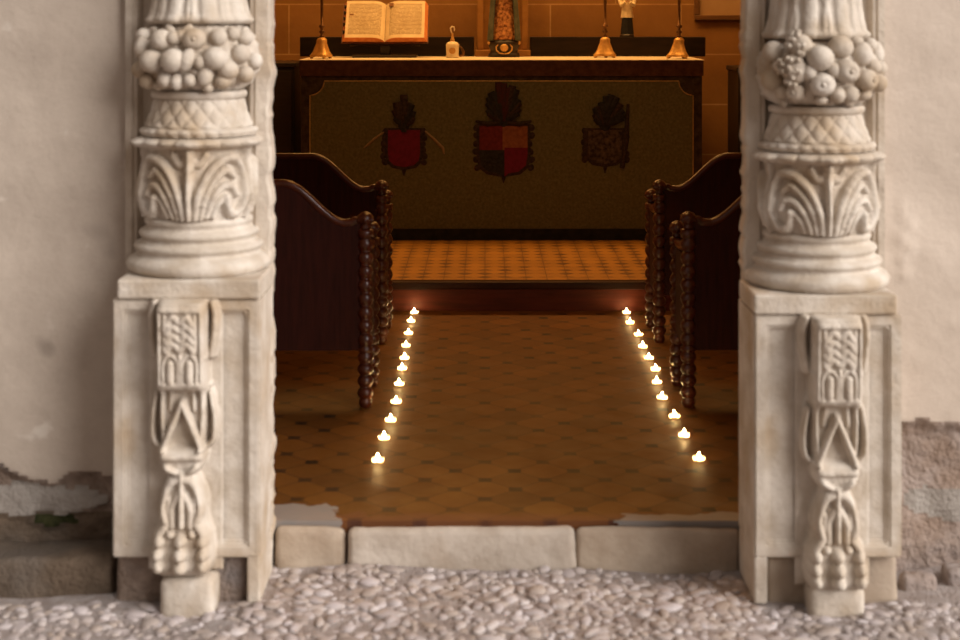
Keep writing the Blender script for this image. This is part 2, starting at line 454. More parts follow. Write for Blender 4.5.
struct(jamb('trim_1', L, (10, 11, 12), 0), 'moulded stone jamb strip with chipped edge left of the doorway', 'door jamb')
sh = .15
R = [(1.145,4.40),(1.145,4.296),(1.127,4.296),(1.121,4.302),(1.113,4.302),(1.10,4.325),(.815,4.325),(.802,4.302),(.792,4.302),(.787,4.296),(.752,4.296),(.746,4.304),(.750,4.40)]
struct(jamb('trim_2', R, (10, 11, 12), 7), 'moulded stone jamb strip with chipped edge right of the doorway', 'door jamb')
m = MB(); m.box(-1.05, 1.165, 4.07, 4.44, 2.45, 2.62)
struct(m.build('trim_3', M['limestone_jamb'], bevel=.01), 'stone lintel resting on the two carved columns', 'lintel')

# rough rock footing
def rough_block(name, x0, x1, y0, y1, z0, z1, mat, amp, seed, parent=None):
    bm = bmesh.new(); bmesh.ops.create_cube(bm, size=1)
    for v in bm.verts: v.co = Vector(((x0+x1)/2+v.co.x*(x1-x0), (y0+y1)/2+v.co.y*(y1-y0), (z0+z1)/2+v.co.z*(z1-z0)))
    bmesh.ops.bevel(bm, geom=bm.edges[:], offset=min(.02, (z1-z0)*.2), segments=3, affect='EDGES', profile=.5)
    long = [e for e in bm.edges if e.calc_length() > .05]
    for _ in range(5):
        long = [e for e in bm.edges if e.calc_length() > .05]
        if not long: break
        bmesh.ops.subdivide_edges(bm, edges=long, cuts=1, use_grid_fill=True)
    from mathutils import noise
    for v in bm.verts:
        p = v.co*6+Vector((seed*3.1, seed, 0))
        v.co += noise.noise_vector(p)*amp + noise.noise_vector(p*3.2)*amp*.45
    me = bpy.data.meshes.new(name); bmesh.ops.recalc_face_normals(bm, faces=bm.faces)
    for f in bm.faces: f.smooth = True
    bm.to_mesh(me); bm.free(); me.materials.append(mat)
    o = bpy.data.objects.new(name, me); C.objects.link(o)
    if parent: o.parent = parent
    return o
struct(rough_block('trim_4', -2.6, -1.03, 4.17, 4.36, -.06, .095, M['dark_stone'], .018, 4), 'dark brown stone ledge along the foot of the left wall', 'stone footing')

# three sill stones
for k, (x0, x1, z1, yf, mt, lab) in enumerate((
    (-.612, -.4035, .129, 4.350, 'sill_tan', 'tan stone block of the door sill beside the left column'),
    (-.401, .262, .130, 4.340, 'sill_stone', 'long pale middle stone block of the door sill'),
    (.264, .745, .127, 4.352, 'sill_tan', 'tan stone block of the door sill beside the right column'))):
    o = rough_block('sill_stone', x0, x1, yf, 4.385, -.05, z1-.010, M[mt], .007, 11+k)
    tag(o, lab, 'sill stone', 'stones of the door sill')

# chapel room
XL, XR, YB = -2.15, 2.35, 10.1
m = MB(); m.box(-.95, 1.06, 4.386, 4.80, -.02, FLOOR); m.box(XL, XR, 4.80, 7.54, -.02, FLOOR)
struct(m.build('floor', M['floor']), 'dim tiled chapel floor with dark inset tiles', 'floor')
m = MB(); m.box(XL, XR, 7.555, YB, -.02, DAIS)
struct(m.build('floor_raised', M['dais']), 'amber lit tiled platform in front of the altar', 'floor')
m = MB(); m.box(XL, XR, 7.53, 7.552, FLOOR, DAIS-.035)
struct(m.build('trim_5', M['riser']), 'dark red wooden riser of the altar step', 'step riser')
m = MB(); m.box(XL, XR, 7.50, 7.575, DAIS-.035, DAIS+.004)
struct(m.build('trim_6', M['nosing'], bevel=.008), 'dark wooden nosing along the altar step', 'step nosing')
struct(MB().box(XL-.2, XR+.2, YB, YB+.2, -.02, 3.9).build('wall_back', M['ashlar']), 'orange lit sandstone block wall behind the altar', 'wall')
struct(MB().box(XL-.2, XL, 4.8, YB, -.02, 3.9).build('wall_inner_left', M['chapel_wall']), 'left side wall inside the chapel', 'wall')
struct(MB().box(XR, XR+.2, 4.8, YB, -.02, 3.9).build('wall_inner_right', M['chapel_wall']), 'right side wall inside the chapel', 'wall')
struct(MB().box(-3, 3, 4.33, YB+.2, 3.9, 4.1).build('ceiling', M['chapel_wall']), 'chapel ceiling', 'ceiling')

# ------------------------------------------------------------------ carved columns
def leaf_strokes():
    S = []
    c = lambda p: smooth_pts(p, 5)
    for sg in (-1, 1):
        f = lambda pts: [(sg*x, y) for x, y in c(pts)]
        S += [(f([(.10,.0),(.16,.35),(.34,.66),(.60,.84),(.86,.86),(1.0,.70),(1.03,.45),(1.0,.2),(.86,.06),(.70,.12),(.64,.30)]), .075, .020),
              (f([(.20,.02),(.28,.34),(.46,.58),(.66,.70),(.80,.62)]), .065, .016),
              (f([(.30,.04),(.40,.30),(.56,.46),(.74,.48),(.84,.36)]), .06, .015),
              (f([(.42,.05),(.48,.2),(.58,.3)]), .06, .013),
              (f([(.0,.86),(.18,.80),(.30,.92)]), .07, .012),
              (f([(1.16,.0),(1.16,.5),(1.12,.98)]), .06, .018),
              (f([(1.28,.1),(1.4,.5),(1.7,.8),(1.9,.6),(1.8,.2)]), .08, .018)]
    S.append(([(0,0),(0,1)], .055, .024))
    S.append(([(0,.75),(0,1.0)], .10, .02))
    return S

def relief_lathe(prof, disp, nth=260, nz=110, closed=True):
    zz = [p[0] for p in prof]; rr = [p[1] for p in prof]
    zs = np.linspace(zz[0], zz[-1], nz); r = np.interp(zs, zz, rr)
    th = np.linspace(-PI, PI, nth, endpoint=False)
    T, Z = np.meshgrid(th, zs)
    Rr = np.repeat(r[:, None], nth, 1) + disp(T, Z)
    P = np.stack([Rr*np.sin(T), -Rr*np.cos(T), Z], -1)       # theta 0 faces -Y
    m = MB().grid(P, wrap=True)
    n = nth
    m.add(P[0].tolist(), [tuple(reversed(range(n)))]); m.add(P[-1].tolist(), [tuple(range(n))])
    return m

def bracket_mesh():
    """scroll bracket with swag, collar, leaves and clawed foot as one carved relief; units px, 1 px = s"""
    s = 1/372
    ys = np.linspace(302, 578, 184); xs = np.linspace(-38, 38, 92)
    U, V = np.meshgrid(xs, ys)
    ky = [302,312,350,384,390,395,448,451,465,470,476,490,512,526,536,562,570,578]
    kw = [25,25.5,25.5,25.5,25,24,23,23.5,23.5,20,15,20,24,25,30,32,30,24]
    kh = [.080,.084,.078,.072,.050,.030,.030,.055,.058,.058,.046,.046,.05,.05,.058,.066,.066,.05]
    w = np.interp(V, ky, kw); h = np.interp(V, ky, kh)
    q = np.clip(1-(np.abs(U)/w)**10, 0, 1)
    H = h*q**.5
    c = lambda p: smooth_pts(p, 5)
    S = [([(-22,309),(22,309),(22,385),(-22,385),(-22,309)], 3.2, .012)]
    for y in (319, 328, 337, 346):
        S.append((c([(-13,y+4),(-7,y-3),(0,y+2),(7,y-3),(13,y+4)]), 3.8, .011))
    S.append(([(-15,315),(-15,350)], 2.2, .008)); S.append(([(15,315),(15,350)], 2.2, .008))
    for sx in (-9.5, 9.5):
        S.append(([(sx,363),(sx,379)], 4.2, .015))
        S.append((c([(sx-7,383),(sx-7,361),(sx,354),(sx+7,361),(sx+7,383)]), 1.9, .009))
    S.append(([(0,355),(0,384)], 2.2, .009)); S.append(([(-24,388.5),(24,388.5)], 3.8, .018))
    ball = lambda x, y, r, hh: ([(x, y), (x+.01, y)], r, hh)
    for g in (-1, 1):
        f = lambda pts: [(g*x, y) for x, y in c(pts)]
        S += [(f([(29,304),(32,318),(31,340),(28,358)]), 4.6, .040),
              (f([(0,404),(9,425),(19,449)]), 4.0, .034),
              (f([(20,393),(21,415),(19,440)]), 3.2, .022),
              (f([(27,396),(31,420),(30,442),(23,450)]), 3.2, .034),
              (f([(11,394),(12,412)]), 2.6, .014),
              (f([(2,480),(11,484),(17,494),(20,508),(16,521)]), 5, .022),
              (f([(3,496),(9,508),(9,526)]), 4.2, .018),
              (f([(13,500),(13,515)]), 3, .014),
              (f([(15,524),(23,534)]), 5, .020),
              ball(g*22, 541, 6.5, .030), ball(g*23, 553, 7, .034), ball(g*23, 565, 7, .032),
              ball(g*11, 534, 4.5, .018)]
    S += [([(-21,457),(21,457)], 4.5, .016), (c([(-15,467),(-8,473),(0,475),(8,473),(15,467)]), 3.6, .016),
          ([(0,476),(0,526)], 3.8, .024), ball(0, 540, 7, .034), ball(0, 553, 7.5, .040), ball(0, 566, 7.5, .038)]
    K = strokes(U, V, S)
    edge = np.clip((np.abs(U)-w)/4, 0, 1)
    H = H + K
    H = H + .002*fbm(U*.12+7, V*.12, 71)*(H > .004)
    H = np.where((np.abs(U) > 36.5) | (V > 577) | (V < 302.5), -.01, np.where(H < .003, -.006, H))
    return U*s, V, H

def column(cx, pcx, zo, label, fruits, axis_px, seed):
    col = thing('carved_column', label, 'column', (cx, 4.28, 0), 0, 'carved columns flanking the doorway')
    LS = M['limestone']
    zt = lambda y: EYE-(y-18)/362+zo
    pz = .834+zo                                           # top of pedestal
    ox = pcx-cx
    # pedestal: block with a sunk panel
    bm = bmesh.new(); bmesh.ops.create_cube(bm, size=1)
    z0 = .128
    for v in bm.verts: v.co = Vector((ox+v.co.x*.402, -.06+v.co.y*.26, z0+(v.co.z+.5)*(pz-z0)))
    bm.faces.ensure_lookup_table()
    ff = [f for f in bm.faces if f.normal.y < -.9]
    r = bmesh.ops.inset_region(bm, faces=ff, thickness=.048, depth=0)
    r = bmesh.ops.inset_region(bm, faces=ff, thickness=.008, depth=-.016)
    bmesh.ops.bevel(bm, geom=[e for e in bm.edges if e.calc_face_angle(0) > 1.2], offset=.005, segments=2, affect='EDGES')
    me = bpy.data.meshes.new('pedestal'); bm.to_mesh(me); bm.free(); me.materials.append(LS)
    ped = bpy.data.objects.new('pedestal', me); C.objects.link(ped); ped.parent = col
    inner = 1 if cx < 0 else -1
    m = MB(); e0, e1 = sorted((ox+inner*.165, ox+inner*.201)); m.box(e0, e1, -.187, .06, 0, z0+.002)
    m.build('inner_pier', LS, col, bevel=.006)
    f0, f1 = sorted((ox-inner*.20, ox+inner*.164))
    rough_block('footing', f0, f1, -.155, .07, -.04, z0, M['rubble'] if cx < 0 else M['sill_tan'], .006, seed, col)  # left footing darker: shade beside the clawed foot put into its colour
    rough_block('foot_block', ox-.06, ox+.085, -.25, -.13, -.04, .088+zo*.5, M['limestone'], .006, seed+2, col)
    m = MB(); c0, c1 = sorted((ox-inner*.186, ox+inner*.203)); m.box(c0, c1, -.20, .05, pz+.001, pz+.054)
    m.build('pedestal_cap', LS, col, bevel=.006)
    # base mouldings
    T = pz+.055
    bp = [(T, .19), (T+.008,.200), (T+.022,.204), (T+.034,.197), (T+.044,.182), (T+.046,.176), (T+.058,.172), (T+.062,.180), (T+.070,.183), (T+.078,.178), (T+.081,.166), (T+.094,.158), (T+.098,.166), (T+.106,.169), (T+.114,.164), (T+.118,.152), (T+.130,.146), (T+.134,.152), (T+.145,.152), (T+.152,.142)]
    MB().lathe([(z, r) for z, r in bp], n=72).build('column_base', LS, col)
    # leaf drum
    z1, z2 = T+.1525, zt(150)
    ls = leaf_strokes()
    ld = [(z1,.140),(z1+.03,.148),(z1+.065,.156),(z1+.11,.150),(z1+.16,.142),(z2-.012,.146),(z2,.150)]
    def dleaf(Tt, Z):
        u = Tt/1.02; v = (Z-z1)/(z2-z1)
        h = strokes(u, v, ls)
        return h*np.clip(1.2-.0*v, 0, 1.2) + .0015*fbm(Tt*9, Z*60, seed)
    relief_lathe(ld, dleaf, 300, 120).build('leaf_drum', LS, col)
    # rim with rosettes
    z3 = zt(138)
    rp = [(z2+.0005,.158),(z2+.008,.168),(z2+.018,.172),(z2+.028,.165),(z3-.002,.155)]
    def drim(Tt, Z):
        w = np.clip(np.sin((Z-z2)/(z3-z2)*PI), 0, 1)
        h = .012*w*np.abs(np.cos(Tt*9))**.6
        for a in (-1.15, 0, 1.15):
            d = np.hypot((Tt-a)*.165, Z-(z2+z3)/2)
            h = h + .014*np.exp(-(d/.020)**2) + .010*np.exp(-((d-.026)/.008)**2)*w
        return h
    relief_lathe(rp, drim, 240, 24).build('rosette_rim', LS, col)
    # basket with scale weave
    z4, z5 = zt(137.5), zt(92)
    kp = [(z4,.158),(z4+.012,.164),(z4+.020,.158),(z4+.024,.147),(z4+.045,.139),(z4+.085,.124),(z5-.024,.122),(z5-.020,.132),(z5-.010,.136),(z5-.001,.131)]
    def dbk(Tt, Z):
        v = (Z-z4-.024)/.03
        w = ((Z > z4+.026) & (Z < z5-.026)).astype(float)
        a = Tt*9
        h = .0075*w*np.sqrt(np.abs(np.cos(a+v*PI/2)*np.cos(a-v*PI/2)))
        return h + .004*(Z < z4+.02)*np.abs(np.cos(Tt*14+Z*40))
    relief_lathe(kp, dbk, 260, 90).build('basket_drum', LS, col)
    # fruit garland
    z6, z7 = zt(91.5), zt(25)
    gp = [(z6,.118),(z6+.02,.146),(z6+.05,.162),((z6+z7)/2,.168),(z7-.05,.162),(z7-.02,.146),(z7,.118)]
    gar = relief_lathe(gp, lambda Tt, Z: .008*fbm(Tt*9+seed, Z*60, 80), 160, 40).build('fruit_garland', LS, col)
    rs = random.Random(seed)
    for (px, py, kind, ra, rb) in fruits:
        xl = (px-axis_px)/362; Rb = .150
        zc = EYE-(py-18)/362                      # pixel rows of this very column
        zc = EYE-(py-18)/362
        rr = 1.0*ra/362
        vz = (zc-z6)/(z7-z6); Rb = .138+.040*max(0, math.sin(PI*min(1, max(0, vz))))**.7
        th = math.asin(max(-.99, min(.99, xl/(Rb+rr*.4))))
        c = Vector((math.sin(th)*Rb, -math.cos(th)*Rb, zc))
        rot = Matrix.Rotation(th, 3, 'Z') @ Matrix.Rotation(rs.uniform(-.4,.4), 3, 'Y')
        m = MB()
        if kind == 'g':                           # bunch of grapes
            for _ in range(26):
                a = rs.uniform(-1,1); b = rs.uniform(-1,1)
                if a*a+b*b > 1: continue
                d = rot @ Vector((a*rr*1.1, -rr*.75*math.sqrt(max(0,1-a*a-b*b))-.004, b*rr*1.3))
                m.sphere(c+d, .0078, 8, 6)
            m.sphere(c, (rr, rr*.7, rr*1.1), 12, 8, rot)
        else:
            rz = .98*rb/362
            def dent(p, k=kind, rz=rz, rr=rr):
                d = math.hypot(p.x, p.z)/rr
                if k == 'd' and p.y < 0 and d < .38: p = Vector((p.x, p.y+rr*.35*(1-(d/.38)**2), p.z))
                if k == 'p': p = Vector((p.x*(1-.28*max(0, p.z/rz)), p.y*(1-.28*max(0, p.z/rz)), p.z))
                return p
            m.sphere(c, (rr, rr, rz), 20, 14, rot, dent=dent)
            if kind == 'd':                       # little crown in the dimple
                q = c+rot @ Vector((0, -rr*.78, 0)); m.sphere(q, rr*.2, 8, 6)
        m.build('carved_fruit', LS, gar)
    # leaves filling between the fruits
    for k in range(7):
        a = -1.35+k*.45+rs.uniform(-.1,.1); zc = rs.choice([z6+.018, z7-.018, z7-.022])
        m = MB(); rot = Matrix.Rotation(a, 3, 'Z') @ Matrix.Rotation(rs.uniform(-1,1), 3, 'Y')
        m.sphere((math.sin(a)*.142, -math.cos(a)*.142, zc), (.026,.010,.014), 12, 8, rot); m.build('carved_leaf', LS, gar)
    # upper shaft
    z8 = zt(24)
    up = [(z8,.136),(z8+.006,.146),(z8+.016,.147),(z8+.021,.138),(z8+.03,.134),(z8+.06,.126),(z8+.10,.120),(z8+.22,.124),(z8+.34,.135),(z8+.42,.128),(z8+.50,.105),(z8+.6,.10),(z8+.66,.13),(z8+.72,.15),(2.449,.17)]
    ups = []
    for k in range(-3, 4):
        a = k*.70+.35
        ups += [([(a, .12),(a, .34)], .16, .010), (smooth_pts([(a-.30,.10),(a-.34,.2),(a-.08,.33)]), .06, .007), (smooth_pts([(a+.30,.10),(a+.34,.2),(a+.08,.33)]), .06, .007)]
    relief_lathe(up, lambda Tt, Z: strokes(Tt, (Z-z8)*1.6+.02, ups), 220, 120).build('shaft', LS, col)
    # scroll bracket on the pedestal front
    U, V, H = bracket_mesh()
    Z = EYE-(V-18)/372+zo
    P = np.stack([U+ox+(.012 if cx > 0 else -.002), -.19+.0-H, Z], -1)
    MB().grid(P).build('scroll_bracket', LS, col)
    return col

FL = [(170,40,'r',11,11),(184,38,'r',8,7),(206,39,'d',12,11),(230,37,'r',9,9),(243,34,'r',7,7),(254,38,'r',9,8),(147,48,'p',9,12),(146,35,'r',8,7),
      (159,61,'r',13,12),(184,60,'r',13,12),(199,59,'p',8,13),(228,58,'r',13,12),(252,54,'r',10,10),(143,70,'r',9,9),(240,70,'r',11,10),(255,75,'r',9,9),
      (152,82,'r',9,8),(174,80,'r',8,8),(187,81,'p',7,9),(201,80,'r',7,7),(217,75,'p',8,12),(234,81,'r',9,8),(212,62,'r',6,7),(263,62,'r',8,9),(166,86,'r',6,5),(192,36,'r',6,6),(218,88,'r',6,5)]
FR = [(831,47,'r',13,12),(808,58,'r',14,13),(836,71,'d',13,12),(810,84,'d',13,12),(856,54,'p',11,13),(870,45,'r',7,7),(880,54,'p',8,13),(860,80,'d',12,11),
      (879,84,'r',9,10),(841,94,'r',9,9),(827,94,'p',8,9),(784,92,'d',10,9),(762,81,'r',11,11),(789,48,'g',13,12),(781,69,'g',14,12),(764,52,'r',11,11),
      (810,100,'r',7,5),(857,95,'r',8,6),(851,42,'r',7,6),(822,70,'r',7,8),(797,72,'r',7,8),(772,92,'r',7,7),(869,67,'r',8,8),(882,70,'r',7,8),(769,67,'r',7,7)]
column(-.815, -.815, 0, 'carved stone column of fruit and leaves left of the doorway', FL, 199.3, 3)
column(.945, .936, -.042, 'carved stone column of fruit and leaves right of the doorway', FR, 818.0, 17)

# a few loose stones by the right wall
for k, (x, y, r_, lab) in enumerate(((1.22,4.22,.05,'small rough stone beside the right column pedestal'),(1.36,4.24,.065,'larger rough stone at the foot of the right wall'))):
    o = rough_block('loose_stone', x-r_, x+r_, y-r_*.6, y+r_*.6, -.03, r_*.75, M['rubble_lilac'], .012, 30+k)
    tag(o, lab, 'stone', 'loose stones by the right wall')

# ------------------------------------------------------------------ tealights
def tealight():
    tl = thing('tealight', '', 'candle', (0,0,FLOOR), 0, 'lit tealights in two rows on the floor')
    m = MB(); m.lathe([(0,.0185),(.0005,.019),(.012,.0198),(.0135,.0208)], n=24, caps=False); m.lathe([(0,.0001),(.0003,.0185)], n=24, caps=False)
    m.build('cup', M['cup'], tl)
    w = MB().lathe([(.001,.0178),(.0050,.0184),(.0050,.012),(.0046,.005),(.0045,.0003)], n=24, caps=False).build('wax', M['wax'], tl)
    MB().tube([(0,0,.0045),(.0006,0,.010)], .0008, 6).build('wick', M['wick'], w)
    MB().lathe([(.0065,.0012),(.008,.0045),(.012,.0062),(.016,.0054),(.021,.0032),(.026,.0012),(.0295,.0002)], n=14).build('flame', M['flame'], tl)
    return tl
LP = [(377.8,462),(384,439.5),(390.6,421.7),(396.2,403.4),(399.2,385.6),(402.1,370),(404.5,359.3),(406,347),(408.4,334.5),(411,322.3),(414.9,311)]
RP = [(698.9,460.5),(684,436.8),(674.3,417.8),(662.1,399.2),(656.8,383.6),(655.6,370.7),(648.8,359.5),(642.8,347.9),(638.4,336),(630,324),(626.5,313.7)]
ORD = ['nearest the doorway', 'second from the doorway', 'third from the doorway', 'fourth from the doorway', 'fifth from the doorway', 'sixth, midway along it', 'fifth from the altar step', 'fourth from the altar step', 'third from the altar step', 'second from the altar step', 'last one, against the altar step']
proto = tealight(); first = True
for side, pts in (('left', LP), ('right', RP)):
    for k, (px, py) in enumerate(pts):
        ppm = (py-18)/(EYE-FLOOR); x = (px-485)/ppm; y = min(1500/ppm, 7.455)
        lab = 'lit white tealight in the %s floor row, %s' % (side, ORD[k])
        if first: proto.location = (x, y, FLOOR); proto['label'] = lab; first = False
        else: dup(proto, (x, y, FLOOR), lab)

# ------------------------------------------------------------------ pews
def bobbin(z0, z1, r, step, foot=False):
    n = max(1, round((z1-z0)/step)); h = (z1-z0)/n; out = []
    for k in range(n):
        for q in range(7):
            t = q/6
            out.append((z0+h*(k+t), r*(.62+.38*math.sin(PI*t))))
    return out
def post_mesh(x, y, ht, knob):
    m = MB()
    prof = [(0,.018),(.012,.026),(.03,.024)] + bobbin(.032, .21, .031, .046) + [(.212,.029),(.225,.030)] + bobbin(.228, ht-.06, .0305, .052) + [(ht-.058,.030),(ht-.03,.030),(ht-.028,.02)]
    m.lathe(prof, (x, y, 0), 18)
    return m
def make_pew(sg, loc, label):
    """sg=+1: aisle end at local x=0, bench runs to -x ; sg=-1 mirrored. back rest at y=0, seat towards +y"""
    pw = thing('wooden_pew', label, 'pew', loc, 0, 'pews on both sides of the aisle')
    Lp = 1.52
    fx = lambda x: -sg*x                                    # distance from the aisle end
    m = MB(); pts = []
    def crest(d):
        if d < .05: return .700-.0*d
        t = min(1, max(0, (d-.075)/.235)); t = t*t*(3-2*t)
        return .690+.150*t + .006*max(0, 1-d/.08)
    ds = [.02+.01*k for k in range(32)]+[.4, .8, Lp-.32]+[Lp-.31+.01*k for k in range(30)]
    top = [(d, crest(min(d, Lp-d))) for d in ds]
    out = [(fx(d), z) for d, z in top]+[(fx(Lp-.02), .215), (fx(.02), .215)]
    m.prism(out, -.012, .012); br = m.build('backrest', M['pew'], pw)
    m = MB(); m.tube([(fx(d), 0, z+.004) for d, z in top], .0165, 10); m.build('crest_rail', M['pew_post'], br)
    m = MB(); m.box(min(fx(.04),fx(Lp-.04)), max(fx(.04),fx(Lp-.04)), -.02, -.0125, .235, .66); 
    for d, y, ht, kn in ((0,0,.70,1),(0,.33,.62,1),(Lp,0,.70,1),(Lp,.33,.62,1)):
        p = post_mesh(fx(d), y, ht, kn).build('post', M['pew_post'], pw)
        k = MB(); z = ht-.028
        k.lathe([(z,.016),(z+.008,.022),(z+.014,.017),(z+.022,.024),(z+.034,.033),(z+.048,.031),(z+.060,.020),(z+.066,.006)], (fx(d), y, 0), 18)
        k.sphere((fx(d)-.022, y-.012, z+.036), .012, 8, 6); k.sphere((fx(d)+.022, y-.012, z+.036), .012, 8, 6); k.sphere((fx(d), y-.026, z+.036), .012, 8, 6)
        k.build('finial', M['pew_post'], p)
    a, b = sorted((fx(.0), fx(Lp)))
    MB().box(a+.02, b-.02, .014, .36, .42, .45).build('seat', M['pew'], pw, bevel=.006)
    for d in (0, Lp):
        m = MB(); m.tube([(fx(d), .025, .60), (fx(d), .12, .585), (fx(d), .22, .575), (fx(d), .305, .575)], .017, 10); m.build('armrest', M['pew_post'], pw)
        m = MB(); m.box(fx(d)-.012, fx(d)+.012, .028, .302, .215, .56); m.build('end_panel', M['pew'], pw, bevel=.004)
    MB().box(a+.03, b-.03, .318, .342, .36, .42).build('front_rail', M['pew'], pw, bevel=.004)
    return pw
make_pew(1, (-.452, 5.67, FLOOR), 'nearest dark wooden pew left of the candle aisle')
make_pew(1, (-.467, 6.775, FLOOR), 'further dark wooden pew on the left, closer to altar')
make_pew(-1, (.770, 5.68, FLOOR), 'nearest dark wooden pew right of the candle aisle')
make_pew(-1, (.790, 6.80, FLOOR), 'further dark wooden pew on the right, closer to altar')

# ------------------------------------------------------------------ altar
AX0, AX1, AY0, AY1 = -1.109, 1.306, 8.945, 9.86
acx = (AX0+AX1)/2
al = thing('altar', 'long altar table with dark embroidered frontal and three coats of arms', 'altar', (acx, AY0, DAIS))
hw = (AX1-AX0)/2; H = ALTAR_TOP-DAIS
m = MB(); m.box(-hw+.012, hw-.012, .0, AY1-AY0, .0, H-.0065); m.build('body', M['damask'], al)
m = MB(); m.box(-hw, hw, -.012, AY1-AY0, H-.006, H); m.build('tabletop', M['linen'], al, bevel=.004)
m = MB(); m.box(-hw+.004, hw-.004, -.010, .01, H-.098, H-.0065); m.build('frieze', M['frieze'], al)
m = MB(); m.box(-hw+.006, hw-.006, -.006, .010, 0, .066); m.build('base_band', M['black_cloth'], al)
x0, x1 = (310-485)/167.7-acx, (693-485)/167.7-acx
z0, z1 = .068, EYE-63/167.7-DAIS
rc = .085
out = [(x0, z0), (x1, z0), (x1, z1-rc)]
for k in range(1, 9):
    a = k/8*PI/2; out.append((x1-rc*math.sin(a), z1-rc*math.cos(a)))
for k in range(0, 9):
    a = PI/2-k/8*PI/2; out.append((x0+rc*math.sin(a), z1-rc*math.cos(a)))
fr = MB().prism(out, -.002, .010).build('frontal', M['frontal'], al)
MB().tube([(x, -.003, z) for x, z in out[1:]]+[(out[0][0], -.003, out[0][1])], .0035, 6).build('gold_braid', M['braid'], fr)

def coat(cx_px, cy0, cy1, half, kind):
    """embroidered arms: raised applique; px rows of the frontal"""
    k = 1/167.7
    X = lambda px: (px-485)*k-acx
    Zc = lambda py: EYE-(py-18)*k-DAIS
    m = MB(); T = -.006
    w, top, bot = half, cy0, cy1
    def shield(w, top, bot, y, mi, x0=-1, x1=1, v0=0, v1=1):
        o = []
        for (u, v) in ((-1,0),(1,0),(1,.25),(1.0,.6),(.93,.82),(.62,.95),(.2,.985),(0,1.06),(-.2,.985),(-.62,.95),(-.93,.82),(-1,.6),(-1,.25)):
            o.append((X(cx_px+max(x0, min(x1, u))*w), Zc(top+(bot-top)*max(v0, min(v1, v)))))
        m.prism(o, y, 0, mi)
    mats = [M['mantling'], M['shield_red'], M['shield_dark'], M['shield_brown'], M['shield_maroon'], M['crest_red'], M['cord'], M['mail']]
    shield(w+3, top-2, bot+3, T+.0015, 0)
    if kind == 'a':
        shield(w, top, bot, T, 1)
    elif kind == 'b':
        shield(w, top, bot, T, 4, -1, 0.04, 0, .5); shield(w, top, bot, T-.0002, 3, -.04, 1, 0, .5)
        shield(w, top, bot, T-.0004, 2, -1, .04, .5, 1.06); shield(w, top, bot, T-.0006, 1, .04, 1, .45, 1.06)
    else:
        shield(w, top, bot, T, 7)
    rr = random.Random(ord(kind))
    # leafy mantling round the edge
    for s in (-1, 1):
        for q in range(6):
            py = top+(bot-top)*(q+.2)/6; pxx = cx_px+s*(w+2+rr.uniform(0,3)); 
            m.sphere((X(pxx), -.003, Zc(py)), (3*k, .005, 3.6*k), 8, 6, Matrix.Rotation(rr.uniform(-.8,.8), 3, 'Y'), 0)
    m.tube([(X(cx_px), -.004, Zc(bot+3)), (X(cx_px), -.004, Zc(bot+9))], [2.2*k, .4*k], 6, 0)
    # helm and crest
    hh = {'a': 30, 'b': 40, 'c': 30}[kind]
    m.sphere((X(cx_px), -.003, Zc(top-6)), (6*k, .007, 8*k), 10, 8, None, 2)
    n = {'a': 9, 'b': 15, 'c': 12}[kind]
    for q in range(n):
        a = (q+.5)/n*PI; L = hh*(.55+.4*math.sin(a))*rr.uniform(.8,1.05)
        ex = cx_px+math.cos(a)*{'a':11,'b':19,'c':17}[kind]*(.75+.5*math.sin(a))+(4 if kind == 'c' else 0); ey = top-6-(.25+.75*math.sin(a))*L
        mi = 5 if (kind == 'b' and abs(math.cos(a)) < .4) else rr.choice([0, 2, 2])
        m.tube([(X(cx_px+math.cos(a)*3), -.003, Zc(top-5)), (X((cx_px+ex)/2+rr.uniform(-2,2)), -.005, Zc((top-4+ey)/2)), (X(ex), -.004, Zc(ey))], [2*k, 4.2*k, 3.6*k], 6, mi)
    if kind == 'b':
        for s in (-1, 1):
            m.tube([(X(cx_px+s*4), -.003, Zc(top-4)), (X(cx_px+s*16), -.004, Zc(top-2)), (X(cx_px+s*(w+4)), -.003, Zc(top-5))], [2.5*k, 3*k, 1.2*k], 6, 0)
    if kind == 'a':
        m.tube([(X(384), -.003, Zc(132)), (X(374), -.004, Zc(139)), (X(364), -.003, Zc(148))], [1*k, 1.4*k, 1*k], 5, 6)
        m.tube([(X(425), -.003, Zc(131)), (X(434), -.004, Zc(139)), (X(443), -.003, Zc(148)), (X(444), -.003, Zc(154))], [1*k, 1.4*k, 1.6*k, .8*k], 5, 6)
        m.tube([(X(404), -.004, Zc(top+2)), (X(404), -.004, Zc(104))], [3*k, 1.2*k], 6, 2)
    if kind == 'c':
        m.tube([(X(622), -.003, Zc(168)), (X(626), -.004, Zc(140)), (X(628), -.003, Zc(104))], [2.5*k, 3*k, 1.5*k], 6, 0)
    o = m.build('coat_of_arms', mats, fr)
    o['label'] = {'a': 'red shield with side cords', 'b': 'quartered red and black shield with tall crest', 'c': 'dark mottled shield with feathered crest'}[kind]
coat(404, 130, 167, 16, 'a'); coat(503.5, 126, 174, 24, 'b'); coat(605, 130, 164, 17, 'c')

# gradine shelves at the back of the altar
for (a, b, lab) in ((302, 474, 'dark low shelf behind the open book on the altar'), (530, 703, 'dark low shelf behind candlesticks on the altar right')):
    k = 1/153.5
    o = MB().box((a-485)*k, (b-485)*k, 9.66, 9.85, ALTAR_TOP, ALTAR_TOP+.125).build('altar_shelf', M['gradine'], bevel=.004)
    tag(o, lab, 'shelf', 'low dark shelves at the back of the altar')
SH = ALTAR_TOP+.125

